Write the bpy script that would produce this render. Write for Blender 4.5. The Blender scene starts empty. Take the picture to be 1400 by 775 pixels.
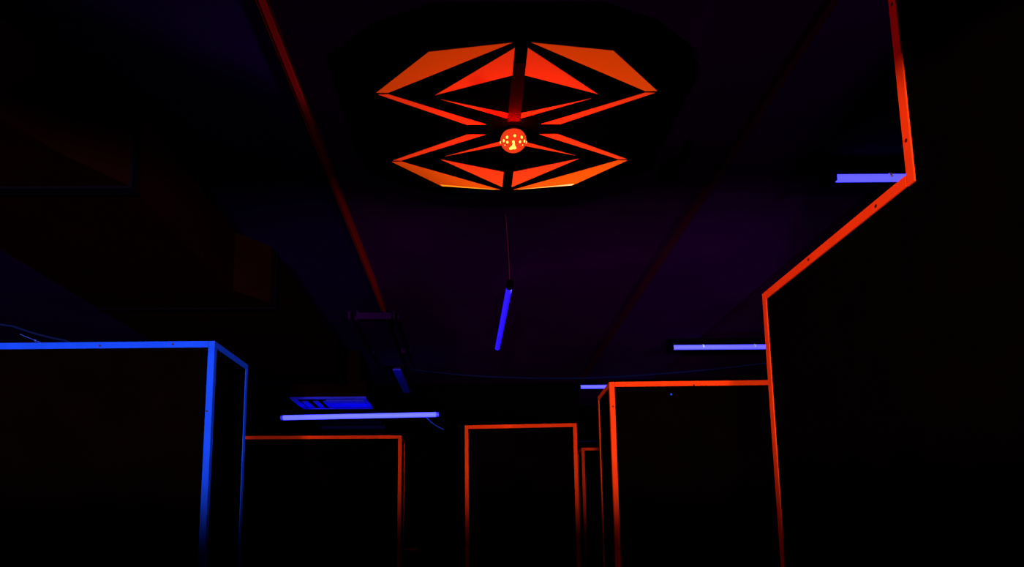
import bpy, bmesh, math
from mathutils import Vector, Matrix
C = bpy.context.scene.collection
sc = bpy.context.scene

# ------------------------------------------------------------------ materials
def mat(name, col, rough=0.8, spec=0.2, emit=None, es=0.0, metal=0.0, bump=0.0, vary=0.0, vscale=8.0):
    m = bpy.data.materials.new(name); m.use_nodes = True
    nt = m.node_tree; b = nt.nodes['Principled BSDF']
    b.inputs['Base Color'].default_value = (*col, 1)
    b.inputs['Roughness'].default_value = rough
    b.inputs['Specular IOR Level'].default_value = spec
    b.inputs['Metallic'].default_value = metal
    if emit:
        b.inputs['Emission Color'].default_value = (*emit, 1)
        b.inputs['Emission Strength'].default_value = es
    if vary or bump:
        tc = nt.nodes.new('ShaderNodeTexCoord'); n = nt.nodes.new('ShaderNodeTexNoise')
        n.inputs['Scale'].default_value = vscale; n.inputs['Detail'].default_value = 4
        nt.links.new(tc.outputs['Object'], n.inputs['Vector'])
        if vary:
            r = nt.nodes.new('ShaderNodeValToRGB')
            r.color_ramp.elements[0].color = (*[c*(1-vary) for c in col], 1)
            r.color_ramp.elements[1].color = (*[min(1, c*(1+vary)) for c in col], 1)
            r.color_ramp.elements[0].position = .35; r.color_ramp.elements[1].position = .65
            nt.links.new(n.outputs['Fac'], r.inputs['Fac']); nt.links.new(r.outputs['Color'], b.inputs['Base Color'])
        if bump:
            bp = nt.nodes.new('ShaderNodeBump'); bp.inputs['Strength'].default_value = bump
            bp.inputs['Distance'].default_value = .01
            nt.links.new(n.outputs['Fac'], bp.inputs['Height']); nt.links.new(bp.outputs['Normal'], b.inputs['Normal'])
    return m

M = {
 'floor': mat('black_floor_paint', (.001,.001,.001), .7, .0, bump=.2, vscale=20),
 'wall': mat('black_wall_paint', (.0008,.0006,.0008), .9, .0, bump=.2, vscale=20),
 'ceil': mat('dark_ceiling_paint', (.021,.0006,.027), .9, .0, vary=.15, vscale=1.5),
 'ceil_left': mat('dark_blue_ceiling_paint', (.008,.0004,.026), .9, .0, vary=.15, vscale=1.5),
 'ceil_right': mat('violet_ceiling_board', (.022,.0006,.040), .9, .0, vary=.15, vscale=1.5),
 'edge_red_glow': mat('red_lit_edge', (.03,.0006,.012), .8, .0),  # red light from the ball put into the edge colour
 'board': mat('black_panel_board', (.0012,.0003,.0003), .8, .0, vary=.2, vscale=6),
 'red': mat('fluorescent_red_trim', (.85,.034,.003), .9, 0, vary=.06, vscale=9),
 'blue': mat('fluorescent_blue_trim', (.006,.042,.60), .9, 0, vary=.08, vscale=9),
 'screw': mat('dark_screw', (.05,.003,.002), .6, .1),
 'plate': mat('black_gloss_plate', (.0005,.0002,.0002), .8, .0),
 'glow_strip': mat('ball_glow_red', (.011,.0001,.0001), .9, .0),  # colour stands in for the ball's red reflection on the plate
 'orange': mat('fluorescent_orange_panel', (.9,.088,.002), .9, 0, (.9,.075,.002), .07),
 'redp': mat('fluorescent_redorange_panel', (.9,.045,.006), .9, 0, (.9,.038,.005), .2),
 'edge': mat('amber_led_strip', (.9,.3,.01), .5, .1, (1,.26,.0), .8),
 'dome': mat('red_orange_dome', (.01,.001,.001), .6, .0, (.80,.042,.008), 1.0),
 'rim': mat('pink_dome_rim', (.8,.1,.1), .3, .5, (.75,.03,.03), .9),
 'led': mat('yellow_led', (1,.8,.1), .3, .5, (1,.84,.12), 1.5),
 'cap': mat('black_cap', (.0008,.0004,.0004), .8, .0),
 'stem': mat('dark_metal_stem', (.6,.05,.03), .45, .4),
 'tube': mat('uv_tube_glow', (.1,.1,.6), .4, .2, (.125,.115,3.0), 1.0),
 'tubef': mat('uv_tube_glow_bright', (.1,.1,.6), .4, .2, (.17,.19,6.0), 1.0),
 'tubeh': mat('uv_tube_glow_deep', (.05,.03,.6), .4, .2, (.018,.003,1.3), 1.0),
 'tubee': mat('uv_tube_end', (.1,.1,.6), .4, .2, (.02,.01,1.4), 1.0),
 'batten': mat('black_batten', (.0006,.0005,.0008), .8, .0),
 'clip': mat('white_clip', (.8,.9,1), .3, .5),
 'rail': mat('red_lit_rail', (.20,.003,.004), .7, .0),  # the ball's red light is put into the rail's colour
 'tray': mat('grey_tray_metal', (.014,.0006,.028), .6, .0),
 'ledge': mat('dim_blue_ledge', (.004,.003,.035), .7, .0),
 'duct': mat('dark_duct_sheet', (.0042,.0004,.0004), .8, .0, vary=.15, vscale=3),
 'ac': mat('blue_lit_unit', (.02,.012,.75), .5, .1),  # blue light of the tube put into the base colour
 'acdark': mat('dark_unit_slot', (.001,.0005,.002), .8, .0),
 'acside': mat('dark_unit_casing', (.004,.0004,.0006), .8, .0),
 'cable': mat('pale_blue_cable', (.02,.05,.5), .6, .2),
 'cabled': mat('dark_cable', (.003,.006,.05), .7, .0),
 'wire': mat('thin_red_lit_wire', (.05,.004,.008), .6, .0),  # grey wire with the ball's red light put into its colour
 'bwire': mat('black_wire', (.0004,.0004,.0004), .9, .0),
 'stick': mat('blue_sticker', (.02,.05,.45), .8, .05),
}

# ------------------------------------------------------------------ mesh helpers
class MB:
    def __init__(s): s.b = bmesh.new()
    def prism(s, pts, z0, z1):
        a = [s.b.verts.new((p[0],p[1],z0)) for p in pts]; c = [s.b.verts.new((p[0],p[1],z1)) for p in pts]
        n = len(pts); s.b.faces.new(a[::-1]); s.b.faces.new(c)
        for i in range(n): s.b.faces.new((a[i],a[(i+1)%n],c[(i+1)%n],c[i]))
        return s
    def box(s, x0,y0,z0,x1,y1,z1): return s.prism([(x0,y0),(x1,y0),(x1,y1),(x0,y1)], z0, z1)
    def sweep(s, prof, p0, p1, u, v):           # a profile (a,b) in axes u,v carried straight from p0 to p1
        p0,p1,u,v = map(Vector,(p0,p1,u,v))
        a=[s.b.verts.new(p0+u*q[0]+v*q[1]) for q in prof]; c=[s.b.verts.new(p1+u*q[0]+v*q[1]) for q in prof]
        n=len(prof); s.b.faces.new(a[::-1]); s.b.faces.new(c)
        for i in range(n): s.b.faces.new((a[i],a[(i+1)%n],c[(i+1)%n],c[i]))
        return s
    def tube(s, pts, r, n=10):
        pts=[Vector(p) for p in pts]; rings=[]
        for i,p in enumerate(pts):
            d=(pts[min(i+1,len(pts)-1)]-pts[max(i-1,0)]).normalized()
            a=d.cross(Vector((0,0,1)) if abs(d.z)<.9 else Vector((1,0,0))).normalized(); b=d.cross(a)
            rings.append([s.b.verts.new(p+(a*math.cos(t)+b*math.sin(t))*r) for t in [2*math.pi*k/n for k in range(n)]])
        for A,B in zip(rings,rings[1:]):
            for k in range(n): s.b.faces.new((A[k],A[(k+1)%n],B[(k+1)%n],B[k]))
        s.b.faces.new(rings[0][::-1]); s.b.faces.new(rings[-1]); return s
    def lathe(s, prof, c, n=32):                # (r,z) profile about the vertical through c
        rings=[]
        for r,z in prof:
            if r<1e-6: rings.append([s.b.verts.new((c[0],c[1],c[2]+z))])
            else: rings.append([s.b.verts.new((c[0]+r*math.cos(2*math.pi*k/n),c[1]+r*math.sin(2*math.pi*k/n),c[2]+z)) for k in range(n)])
        for A,B in zip(rings,rings[1:]):
            for k in range(n):
                f=[A[k%len(A)],A[(k+1)%len(A)],B[(k+1)%len(B)],B[k%len(B)]]
                f=list(dict.fromkeys(f))
                if len(f)>2: s.b.faces.new(f)
        for e in (rings[0],rings[-1]):
            if len(e)>2: s.b.faces.new(e)
        return s
    def ball(s, c, r, seg=14):
        bmesh.ops.create_uvsphere(s.b,u_segments=seg,v_segments=seg//2+1,radius=r,matrix=Matrix.Translation(Vector(c))); return s

def obj(name, mb, m, parent=None, smooth=False, loc=None, xf=None):
    bmesh.ops.recalc_face_normals(mb.b, faces=mb.b.faces[:])
    me=bpy.data.meshes.new(name)
    if xf: bmesh.ops.transform(mb.b, matrix=xf, verts=mb.b.verts[:])
    off=Vector((0,0,0)); p=parent
    while p is not None: off+=p.location; p=p.parent
    if loc: off+=Vector(loc)
    bmesh.ops.translate(mb.b, vec=-off, verts=mb.b.verts[:])
    mb.b.to_mesh(me); mb.b.free()
    if smooth:
        for f in me.polygons: f.use_smooth=True
    me.materials.append(M[m])
    o=bpy.data.objects.new(name,me); C.objects.link(o)
    if parent is not None: o.parent=parent
    if loc: o.location=loc
    return o
def tag(o,label,cat,group=None):
    o['label']=label; o['category']=cat
    if group: o['group']=group
    return o
def thing(name,loc,label,cat,group=None):
    o=bpy.data.objects.new(name,None); o.empty_display_size=.1; C.objects.link(o); o.location=loc
    return tag(o,label,cat,group)
def struct(name,mb,m):
    o=obj(name,mb,m); o['kind']='structure'; return o

# ------------------------------------------------------------------ the room
CZ=3.20
struct('floor',   MB().box(-4.2,-6.2,-.1,4.7,9.2,0),'floor')
struct('ceiling', MB().box(-4.2,-6.2,CZ,4.7,9.2,CZ+.1),'ceil')
struct('wall_left', MB().box(-4.2,-6.2,0,-4.0,9.2,CZ),'wall')
struct('wall_right',MB().box(4.5,-6.2,0,4.7,9.2,CZ),'wall')
struct('wall_front',MB().box(-4.0,-6.2,0,4.5,-6.0,CZ),'wall')
struct('wall_back', MB().prism([(-4,7.68),(1.15,7.68),(1.15,8.95),(4.5,8.95),(4.5,9.2),(-4,9.2)],0,CZ),'wall')
SZ=3.165
struct('trim_2', MB().box(-4.0,.15,2.36,4.5,.35,CZ),'wall')   # unseen beam, added to shade near ceiling and light panel from the floods
struct('trim_1', MB().prism([(1.06,-2),(1.86,-2),(1.86,8.95),(1.165,8.95),(1.165,7.6)],SZ,CZ),'ceil_right')   # lower ceiling board on the right

struct('trim_4', MB().prism([(1.035,-2),(1.06,-2),(1.165,7.6),(1.14,7.6)],SZ-.004,CZ),'edge_red_glow')   # edge of that board, coloured red for the ball's light on it
struct('trim_3', MB().box(-4.0,-6,3.19,-.64,7.68,CZ),'ceil_left')   # darker ceiling board left of the rail

# ------------------------------------------------------------------ maze walls with fluorescent edge trim
W,T=.028,.004
H=2.44
def maze_wall(name,P0,P1,depth,label,tm,posts,tops,h=H,group=None,ext=0):
    """P0,P1: left and right front corners. posts: subset of fl fr bl br ; tops: f l r"""
    P0=Vector(P0); P1=Vector(P1); u=(P1-P0).normalized(); n=Vector((-u.y,u.x))
    A,B=P0,P1; Cc,D=P1+n*depth,P0+n*depth
    root=thing(name,(*((A+B+Cc+D)/4),0),label,'wall panel',group or ('black maze walls edged with glowing trim' if name=='maze_wall' else 'low barriers in the gap'))
    e=T
    obj('board',MB().prism([A+(u+n)*e,B+(n-u)*e,Cc-(u+n)*e,D+(u-n)*e],0,h-e),'board',root)
    # L profiles: corner point c, directions a and b along the two faces (inwards)
    cor={'fl':(A,u,n),'fr':(B,-u,n),'bl':(D,u,-n),'br':(Cc,-u,-n)}
    res={}
    for k in posts:
        c,a,b=cor[k]
        pr=[c,c+a*W,c+a*W+b*T,c+(a+b)*T,c+a*T+b*W,c+b*W]
        res[k]=obj('corner_trim',MB().prism(pr,0,h),tm,root)
    g=.0015
    edges={'f':(A,B,n,'fl','fr'),'l':(A,D,u,'fl','bl'),'r':(B,Cc,-u,'fr','br')}
    for k in tops:
        p,q,inn,k0,k1=edges[k]; d=(q-p).normalized()
        p2=p+d*((W+g) if k0 in posts else 0); q2=q-d*((W+g) if k1 in posts else 0)
        i3=Vector((*inn,0)); z=Vector((0,0,-1))
        L=[(0,0),(W,0),(W,T),(T,T),(T,W),(0,W)]
        res['t'+k]=obj('top_trim',MB().sweep(L,(*p2,h),(*q2,h),i3,z),tm,root)
    return root,res

def screw(parent,c,axis):
    m=MB(); a=Vector(axis)*.0012
    m.tube([Vector(c)-a,Vector(c)+a],.0045,10); obj('screw',m,'screw',parent)

lb,r=maze_wall('maze_wall',(-2.35,3.113),(-1.117,3.099),.46,'tall black maze wall edged with glowing blue corner trim at the left','blue',['fr','br'],'fr')
screw(r['tf'],(-1.62,3.104,H-.016),(0,1,0)); screw(r['tf'],(-1.30,3.1,H-.013),(0,1,0))
screw(r['fr'],(-1.137,3.098,2.13),(0,1,0))
maze_wall('maze_wall',(-1.98,6.184),(-.602,6.207),.36,'black maze wall with red trim behind the blue trimmed wall, under the horizontal tube','red',['fr','br'],'fr')
maze_wall('maze_wall',(-.055,5.657),(.809,5.578),.45,'narrow free standing black maze wall outlined in red trim in the middle of the room','red',['fl','fr'],'f')
maze_wall('maze_wall',(1.088,7.216),(1.75,7.196),.35,'small distant black maze wall sliver with red trim between the middle wall and the wide right one','red',['fl','bl'],'fl')
rb,r=maze_wall('maze_wall',(.775,4.031),(1.90,4.003),.446,'wide black maze wall with bright orange red trim and a visible left side','red',['fl','bl'],'fl')
screw(r['tf'],(1.245,4.018,H-.024),(0,1,0)); screw(r['fl'],(.79,4.03,2.30),(0,1,0))
m=MB(); m.tube([(1.117,4.0205,2.365),(1.117,4.0265,2.365)],.006,10); tag_s=obj('sticker',m,'stick',rb); tag_s['label']='tiny blue sticker dot'
# right hand walls: seen on their left face
rl=thing('maze_wall',(1.10,2.07,0),'near black maze wall at the right with red trim sloping along its top edge','wall panel','black maze walls edged with glowing trim')
obj('board',MB().box(1.04+T,1.6322,0,1.18,2.514-T,H-T),'board',rl)
pr=[(1.04,2.514),(1.04,2.514-W),(1.04+T,2.514-W),(1.04+T,2.514-T),(1.04+W,2.514-T),(1.04+W,2.514)]
obj('corner_trim',MB().prism(pr,0,H),'red',rl)
L=[(0,0),(W,0),(W,T),(T,T),(T,W),(0,W)]
tt=obj('top_trim',MB().sweep(L,(1.04,1.640,H),(1.04,2.514-W-.0015,H),(1,0,0),(0,0,-1)),'red',rl)
screw(tt,(1.04,1.77,H-.016),(1,0,0)); screw(tt,(1.04,2.15,H-.012),(1,0,0))
rt=thing('maze_wall',(1.10,1.4,0),'tallest black wall nearest the camera at far right, with an upright red edge reaching the ceiling','wall panel','black maze walls edged with glowing trim')
obj('board',MB().box(1.04+T,1.05,0,1.18,1.636-T,SZ-.002),'board',rt)
y1=1.636
pr=[(1.04,y1),(1.04,y1-W),(1.04+T,y1-W),(1.04+T,y1-T),(1.04+W,y1-T),(1.04+W,y1)]
ct=obj('corner_trim',MB().prism(pr,2.41,SZ-.002),'red',rt)
screw(ct,(1.04,1.622,2.52),(1,0,0)); screw(ct,(1.04,1.623,2.88),(1,0,0))
# two low walls in the gap in the distance
for xa,xb,l in ((-.645,-.525,'low dark barrier at the gap, beside the left red trimmed wall'),(-.175,-.02,'low dark barrier at the gap, beside the middle red trimmed wall')):
    maze_wall('low_barrier',(xa,7.0),(xb,7.0),.12,l,'red',[],'f',h=1.475)

# ------------------------------------------------------------------ ceiling light box with the star pattern
PC=Vector((.162,2.547,3.10)); tilt=Matrix.Translation(PC)@Matrix.Rotation(.016,4,'X')@Matrix.Translation(-PC)
fx=thing('ceiling_light_panel',(PC.x,PC.y,CZ),'large black octagonal ceiling panel with glowing orange star pattern of angular pieces','ceiling light')
oct_=[(.595,.33),(.43,.475),(.25,.555)]
def ring(q):
    a=[(x,y) for x,y in q]; b=[(-x,y) for x,y in q[::-1]]; c=[(-x,-y) for x,y in q]; d=[(x,-y) for x,y in q[::-1]]
    return [(PC.x+x,PC.y+y) for x,y in a+b+c+d]
obj('back_plate',MB().prism(ring(oct_),3.10,3.15),'plate',fx,xf=tilt)
obj('mounting_box',MB().prism(ring([(x*.8,y*.8) for x,y in oct_]),3.14,CZ-.001),'cap',fx)
obj('ball_glow_strip',MB().prism([(PC.x-.023,PC.y-.40),(PC.x+.023,PC.y-.40),(PC.x+.023,PC.y-.055),(PC.x-.023,PC.y-.055)],3.0988,3.102),'glow_strip',fx,xf=tilt)  # added strip imitating the ball's red reflection in the plate
pieces={'outer':[(.481,.2425),(.289,.460),(.029,.502),(.440,.2415)],
        'tri':[(.0205,.476),(.0205,.336),(.280,.226)],
        'strip':[(.475,.231),(.442,.2325),(.103,.036),(.173,.035)],
        'inner':[(.262,.2),(.025,.110),(.025,.077)]}
for sx in (-1,1):
    for sy in (-1,1):
        for k,pt in pieces.items():
            p=[(PC.x+sx*x,PC.y+sy*y) for x,y in pt]
            # lenses are let into the plate and stand 1.5 mm proud of it
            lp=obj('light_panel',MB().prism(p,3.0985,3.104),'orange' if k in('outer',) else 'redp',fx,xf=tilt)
            if k=='outer' and sy==1:
                a=Vector(p[1]); b=Vector(p[2]); c=Vector(p[0]); ctr=(a+b+c+Vector(p[3]))/4
                i=lambda v,s: v+(ctr-v).normalized()*s
                q=[a+(b-a)*.02,a+(b-a)*.92,i(a+(b-a)*.90,.008),i(a,.014)]
                e=obj('led_strip',MB().prism([tuple(v) for v in q],3.0975,3.099),'edge',lp,xf=tilt); e['label']='thin amber light strip along the outer edge'

# ------------------------------------------------------------------ LED ball under the light panel
bc=Vector((.163,2.545,3.053)); R=.0485
lbx=thing('led_ball_light',(bc.x,bc.y,3.0975),'small glowing red ball lamp with yellow lights hanging under the octagonal ceiling panel','ball lamp')
prof=[(0,-R*.88)]+[(R*math.sin(t),-R*.88*math.cos(t)) for t in [math.radians(a) for a in range(8,131,6)]]
dm=obj('dome',MB().lathe(prof,bc,40),'dome',lbx,smooth=True)
zt=.88*R*math.cos(math.radians(52))
obj('base_cap',MB().lathe([(.030,zt-.002),(.036,zt),(.034,zt+.010),(.026,.0485)],bc,32),'cap',lbx,smooth=False)
def on(az,el,r=R): 
    a,e=math.radians(az),math.radians(el)
    return bc+Vector((math.sin(a)*math.cos(e),-math.cos(a)*math.cos(e),math.sin(e)*.88))*r
for az,el,s in [(-33,-12,.0048),(3,-10,.0046),(37,-11,.0048),(-56,-20,.0048),(60,-20,.0046),(-38,-34,.0044),(34,-34,.0044),(-4,-38,.0046),(-63,-40,.003),(63,-40,.003),
                (90,-8,.0046),(130,-12,.0046),(180,-10,.0046),(-130,-12,.0046),(-92,-8,.0046)]:
    obj('led',MB().ball(on(az,el,R-.0032),s*1.25),'led',lbx,smooth=True)
m=MB(); rows=[]
for el,a0,a1 in ((-43,-8,4),(-50,-9,5),(-56,-15,8),(-62,-46,20),(-68,-58,30),(-74,-50,26)):
    rows.append([m.b.verts.new(on(a0+(a1-a0)*k/5,el,R+.0008)) for k in range(6)])
for A,B in zip(rows,rows[1:]):
    for k in range(5): m.b.faces.new((A[k],A[k+1],B[k+1],B[k]))
bmesh.ops.solidify(m.b,geom=m.b.faces[:],thickness=.0015)
e=obj('reflector',m,'led',lbx); e['label']='yellow cone shaped bright reflector at the bottom of the ball'

# ------------------------------------------------------------------ ultraviolet tubes
def uv_tube(x0,y,x1,z,top,r,label,mt='tube',clips=(),y2=None):
    y2=y if y2 is None else y2
    root=thing('uv_tube_light',((x0+x1)/2,(y+y2)/2,top),label,'tube light','blue ultraviolet tubes under the ceiling')
    obj('tube',MB().tube([(x0-.02,y,z),(x1+.02,y2,z)],r,20),mt,root,smooth=False)
    obj('batten',MB().prism([(x0-.045,y-.032),(x1+.045,y2-.032),(x1+.045,y2+.05),(x0-.045,y+.05)],z+r+.002,top-.001),'batten',root)
    for xx,yy in ((x0-.043,y),(x1+.002,y2)):
        obj('lamp_holder',MB().box(xx,yy-.024,z-r-.003,xx+.041,yy+.05,z+.045),'batten',root)
    for c in clips:
        obj('clip',MB().tube([(c-.006,y,z+.004),(c+.006,y,z+.004)],r+.001,16),'clip',root)
uv_tube(1.565,2.945,2.765,3.098,SZ,.0165,'nearest wide blue tube light under the ceiling, partly behind the upright red edge','tube',(1.80,))
uv_tube(1.655,5.83,2.855,3.100,SZ,.019,'blue ceiling tube light just above the wide red trimmed wall at right','tube',(1.90,2.32))
uv_tube(1.13,7.43,2.33,3.098,SZ,.019,'short bit of blue ceiling tube showing left of the wide right wall, farthest away','tube')
# suspended tube over the middle
ht=thing('uv_tube_light',(.185,4.145,2.85),'single blue tube hanging on a thin wire, pointing away from the camera','tube light','blue ultraviolet tubes under the ceiling')
obj('tube',MB().tube([(.1945,3.535,2.828),(.175,4.772,2.830)],.0155,20),'tubeh',ht)
for p,q in (((.1955,3.47,2.828),(.1945,3.537,2.828)),((.175,4.77,2.830),(.1742,4.80,2.830))):
    obj('end_cap',MB().tube([p,q],.0175,18),'cap',ht)
obj('hanger_wire',MB().tube([(.193,3.49,2.846),(.1915,3.49,2.95),(.185,3.50,3.1),(.178,3.50,CZ)],.0022,6),'wire',ht)
obj('hanger_wire',MB().tube([(.1742,4.785,2.846),(.172,4.785,CZ)],.002,6),'bwire',ht)
# tube over the left walls
K=6.45/6.0
def far(p): return (p[0]*K,p[1]*K,1.6+(p[2]-1.6)*K)
lt=thing('uv_tube_light',(-1.0,6.45,2.67),'long bright blue tube light floating above the rear left red trimmed wall','tube light','blue ultraviolet tubes under the ceiling')
obj('tube',MB().tube([far((-1.565,6.0,2.566)),far((-.295,6.0,2.5845))],.021,20),'tubef',lt)
for p,q in (((-1.585,6,2.5655),(-1.565,6,2.566)),((-.295,6,2.5845),(-.273,6,2.585))):
    obj('end_cap',MB().tube([far(p),far(q)],.019,18),'tubee',lt)
for x,z in ((-1.62,2.660),(-.387,2.678)):
    obj('hanger_wire',MB().tube([(x,6.45,z),(x,6.45,CZ)],.0018,6),'bwire',lt)
obj('cord',MB().tube([far(p) for p in [(-.30,6.0,2.607),(-.345,6.0,2.59),(-.40,6.0,2.575),(-.385,6.0,2.568),(-.335,6.02,2.52),(-.285,6.05,2.49),(-.235,6.08,2.468)]],.0045,8),'cable',lt)

# ------------------------------------------------------------------ rail, tray, duct, air unit
rail=thing('ceiling_rail',(-.62,4.9,CZ),'thin red lit rail running along the ceiling left of the octagonal panel','rail')
obj('rail_bar',MB().box(-.622,1.5,3.162,-.603,5.02,CZ-.001),'rail',rail)
obj('rail_bar',MB().box(-.634,1.5,3.168,-.628,5.02,CZ-.001),'rail',rail)
tr=thing('cable_tray',(-.705,5.75,CZ),'dark metal cable tray hung under the ceiling where the red rail ends','cable tray')
obj('tray_base',MB().box(-.80,4.98,3.118,-.62,6.50,3.126),'tray',tr)
for x in (-.865,-.807,-.62,-.548):
    obj('tray_side',MB().box(x,4.98,3.10,x+.012,6.48,3.16),'tray',tr)
obj('end_lip',MB().prism([(-.80,4.955),(-.56,4.955),(-.56,4.975),(-.80,4.975)],3.095,3.14),'tray',tr)
for y in (5.2,6.2):
    obj('bracket',MB().box(-.872,y,3.158,-.53,y+.03,CZ-.001),'tray',tr)
cv=thing('cable_cover',(-.69,7.2,CZ),'narrow flat strip behind the cable tray catching blue light','cable cover')
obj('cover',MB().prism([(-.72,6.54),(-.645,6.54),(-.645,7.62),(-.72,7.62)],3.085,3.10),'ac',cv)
for y in (6.6,7.5): obj('bracket',MB().box(-.71,y,3.1,-.655,y+.03,CZ-.001),'tray',cv)
du=thing('air_duct',(-1.4,3.6,CZ),'large dark stepped air duct under the ceiling above the blue trimmed wall','duct')
path=[(-1.42,1.5),(-1.237,2.08),(-1.130,2.28)]
obj('duct_section',MB().prism(path+[(-1.9,2.28),(-1.9,1.5)],2.75,3.035),'duct',du)
obj('flange',MB().prism([(-1.122,2.28),(-1.122,2.325),(-1.91,2.325),(-1.91,2.28)],2.742,3.043),'acdark',du)
obj('duct_section',MB().prism([(-1.128,2.325),(-1.128,3.335),(-1.003,3.515),(-1.003,3.6),(-1.9,3.6),(-1.9,2.325)],2.75,3.04),'duct',du)
obj('flange',MB().prism([(-.996,3.6),(-.996,3.64),(-1.91,3.64),(-1.91,3.6)],2.742,3.048),'acdark',du)
obj('duct_section',MB().prism([(-1.0,3.64),(-1.0,5.3),(-1.9,5.3),(-1.9,3.64)],2.75,3.04),'duct',du)
for y in (1.8,3.0,4.6): obj('hanger',MB().box(-1.6,y,3.03,-1.57,y+.03,CZ-.001),'acdark',du)

ac=thing('air_conditioner',(-1.24,6.44,CZ),'ceiling cassette air unit lit blue from below, above the long bright tube','air conditioner')
a0,a1,a2,a3=(-1.548,6.128),(-.900,6.15),(-.913,6.68),(-1.56,6.66)
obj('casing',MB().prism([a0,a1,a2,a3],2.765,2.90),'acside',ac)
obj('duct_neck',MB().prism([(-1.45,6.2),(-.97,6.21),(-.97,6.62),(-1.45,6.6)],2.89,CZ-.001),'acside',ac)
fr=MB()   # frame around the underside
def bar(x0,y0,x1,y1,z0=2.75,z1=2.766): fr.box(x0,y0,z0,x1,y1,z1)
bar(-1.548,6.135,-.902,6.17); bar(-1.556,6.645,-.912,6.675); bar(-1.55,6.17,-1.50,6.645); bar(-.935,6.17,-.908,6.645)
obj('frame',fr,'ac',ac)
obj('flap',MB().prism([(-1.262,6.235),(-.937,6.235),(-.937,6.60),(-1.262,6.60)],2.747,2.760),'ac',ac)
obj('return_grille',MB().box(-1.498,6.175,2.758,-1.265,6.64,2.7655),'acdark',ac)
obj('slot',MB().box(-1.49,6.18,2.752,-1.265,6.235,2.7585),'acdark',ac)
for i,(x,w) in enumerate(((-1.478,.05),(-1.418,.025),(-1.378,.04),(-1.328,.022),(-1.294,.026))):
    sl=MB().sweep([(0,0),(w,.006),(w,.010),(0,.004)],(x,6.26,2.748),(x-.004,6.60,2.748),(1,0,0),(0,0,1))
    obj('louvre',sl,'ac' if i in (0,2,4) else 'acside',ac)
vb=thing('vent_hood',(-1.15,7.55,2.7),'dim stepped ledges of a vent on the back wall just below the long bright tube','vent')
obj('ledge',MB().box(-1.62,7.45,2.735,-.93,7.68,2.770),'ledge',vb)
obj('ledge',MB().box(-1.57,7.52,2.69,-.90,7.68,2.722),'ledge',vb)
obj('vent_body',MB().box(-1.50,7.6,2.722,-.98,7.68,2.736),'acside',vb)

# ceiling speaker by the light panel
sp=thing('ceiling_speaker',(.86,2.93,CZ),'small black box speaker on the ceiling right of the octagonal panel','speaker')
obj('speaker_box',MB().box(.83,2.92,3.125,.885,3.02,3.185),'cap',sp)
obj('bracket',MB().box(.895,2.78,3.13,.903,3.02,CZ-.001),'batten',sp)
obj('mount',MB().box(.84,2.95,3.185,.90,2.99,CZ-.001),'cap',sp)

# ------------------------------------------------------------------ camera model and loose cables
F,PX,PY=1000.0,646.0,578.0
fwd=Vector((0,1,.152)).normalized()
fwd=Vector((PX-PX, F, (730-PY))).normalized()
right=Vector((.99997624,0,0)); 
upv=Vector((600-PX,6598*math.cos(0),0))
ex=Vector((0.99997624,0,-0.00689293)); 
CR=Vector((0.99997624,-0.00689293,0.0)); CU=Vector((0.00681465,0.98862091,-0.15027395)); CF=Vector((0.00103583,0.15027038,0.9886444))
# columns above are camera right/up/forward rows; world axes: X=(ri), Y=(fy), Z=(up) in camera coordinates
RI=Vector((0.99997624,0.00681465,0.00103583)); UP=Vector((-0.00689293,0.98862091,0.15027038)); FY=Vector((0,-0.15027395,0.9886444))
cam_right=Vector((RI.x,FY.x,UP.x)); cam_up=Vector((RI.y,FY.y,UP.y)); cam_fwd=Vector((RI.z,FY.z,UP.z))
EYE=Vector((0,0,1.6))
def hang(pts,sag,n=14):
    out=[]
    for (a,b) in zip(pts,pts[1:]):
        a,b=Vector(a),Vector(b)
        for i in range(n):
            t=i/n; p=a.lerp(b,t); p.z-=sag*4*t*(1-t); out.append(p)
    out.append(Vector(pts[-1])); return out
def cable(name,pts,r,m,label,cat='cable'):
    return tag(obj(name,MB().tube(pts,r,8),m),label,cat)
cable('hanging_cable',hang([(-.60,7.0,CZ),(.40,7.0,3.11),(1.45,6.6,3.03),(2.9,6.4,3.13)],.015),.005,'cabled','thin faint blue cable strung across the ceiling at the back of the room')
cable('hanging_cable',hang([(-4.0,4.2,3.06),(-2.71,4.2,2.835),(-2.39,4.2,2.745)],.008)+[Vector((-2.355,4.2,2.715)),Vector((-2.33,4.2,2.66)),Vector((-2.32,4.2,0))],.006,'cabled','faint blue cable dropping behind the top edge of the blue trimmed wall')
cable('hanging_cable',hang([(1.03,7.66,2.558),(1.4,7.66,2.562)],.002),.006,'cabled','short faint blue line above the small distant wall')
bd=MB()
for i in range(5):
    p=Vector((-2.22+.044*i,3.62,2.590-.018*i)); bd.ball(p,.006,8)
bd.tube([(-2.30,3.62,2.623),(-2.22+.044*5,3.62,2.50)],.0015,6)
bd.tube([(-2.22+.044*5,3.62,2.50),(-2.0,3.62,0)],.0015,6)
tag(obj('bead_chain',bd,'stick'),'tiny row of blue dots just above the left end of the blue trimmed wall','chain')

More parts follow.
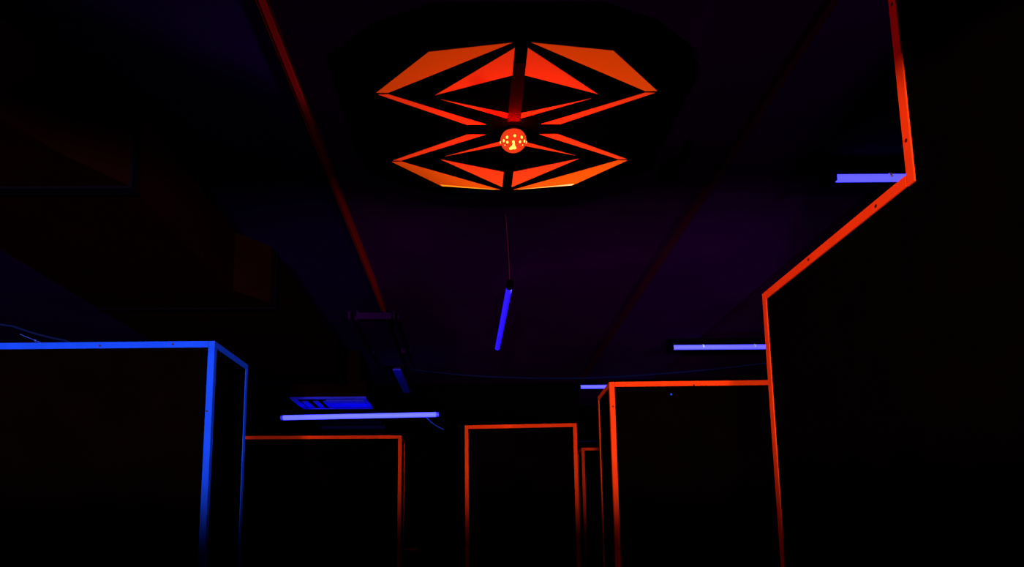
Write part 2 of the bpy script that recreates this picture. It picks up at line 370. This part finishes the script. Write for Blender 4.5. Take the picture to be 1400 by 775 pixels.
# ------------------------------------------------------------------ lights, most of them added
def spot(name,loc,power,col=(1,1,1),target=None,size=180,blend=.1,rad=.05):
    l=bpy.data.lights.new(name,'SPOT'); l.energy=power; l.color=col; l.spot_size=math.radians(size); l.spot_blend=blend; l.shadow_soft_size=rad
    o=bpy.data.objects.new(name,l); C.objects.link(o); o.location=loc
    d=(Vector(target)-Vector(loc)) if target else Vector((0,0,1))
    o.rotation_euler=d.to_track_quat('-Z','Y').to_euler()
    return o
ZL=1.60
spot('added_flood_behind',(-.35,-2.6,ZL),1150,blend=.065,rad=.13)  # added flood without a fitting; lights the trim, cone edge fades its bottoms
spot('added_flood_left',(-3.4,-2.6,ZL),620,blend=.065,rad=.13)  # added flood for the trim faces turned left
spot('added_flood_right',(2.7,-2.6,ZL),800,blend=.065,rad=.13)  # added flood for the trim faces turned right
spot('added_panel_uplight',(1.0,4.42,2.50),320,target=(1.0-.407,4.42-.914,2.50+.14),size=37,blend=.2,rad=.08)  # added light without a fitting, brightens the star panel's far side
spot('added_violet_wash',(.5,1.5,1.3),16,col=(1,.2,1),size=112,blend=.7,rad=.1)  # added fill light that tints the near ceiling violet
def point(name,loc,p,col,rad=.03):
    l=bpy.data.lights.new(name,'POINT'); l.energy=p; l.color=col; l.shadow_soft_size=rad
    o=bpy.data.objects.new(name,l); C.objects.link(o); o.location=loc; return o
point('glow_strip_light',(bc.x,bc.y-.062,3.05),5.5,(1,.0,.0),.005)  # added point light that makes the strip above the ball glow red
point('ball_spill',(bc.x,bc.y-.01,2.985),2.6,(1,.0,.0),.034)

# ------------------------------------------------------------------ world, camera, colour
w=bpy.data.worlds.new('World'); sc.world=w; w.use_nodes=True
w.node_tree.nodes['Background'].inputs[0].default_value=(0,0,0,1)
cam=bpy.data.cameras.new('Camera'); co=bpy.data.objects.new('Camera',cam); C.objects.link(co)
cam.sensor_fit='HORIZONTAL'; cam.sensor_width=36; cam.lens=F/1400*36
cam.shift_x=(700-PX)/1400; cam.shift_y=(PY-387.5)/1400
cam.clip_start=.02; cam.clip_end=60
Rm=Matrix((cam_right,cam_up,-cam_fwd)).transposed()
co.matrix_world=Matrix.Translation(EYE)@Rm.to_4x4()
sc.camera=co
vs=sc.view_settings; vs.view_transform='Standard'; vs.look='None'; vs.gamma=1; vs.exposure=0; vs.use_curve_mapping=False
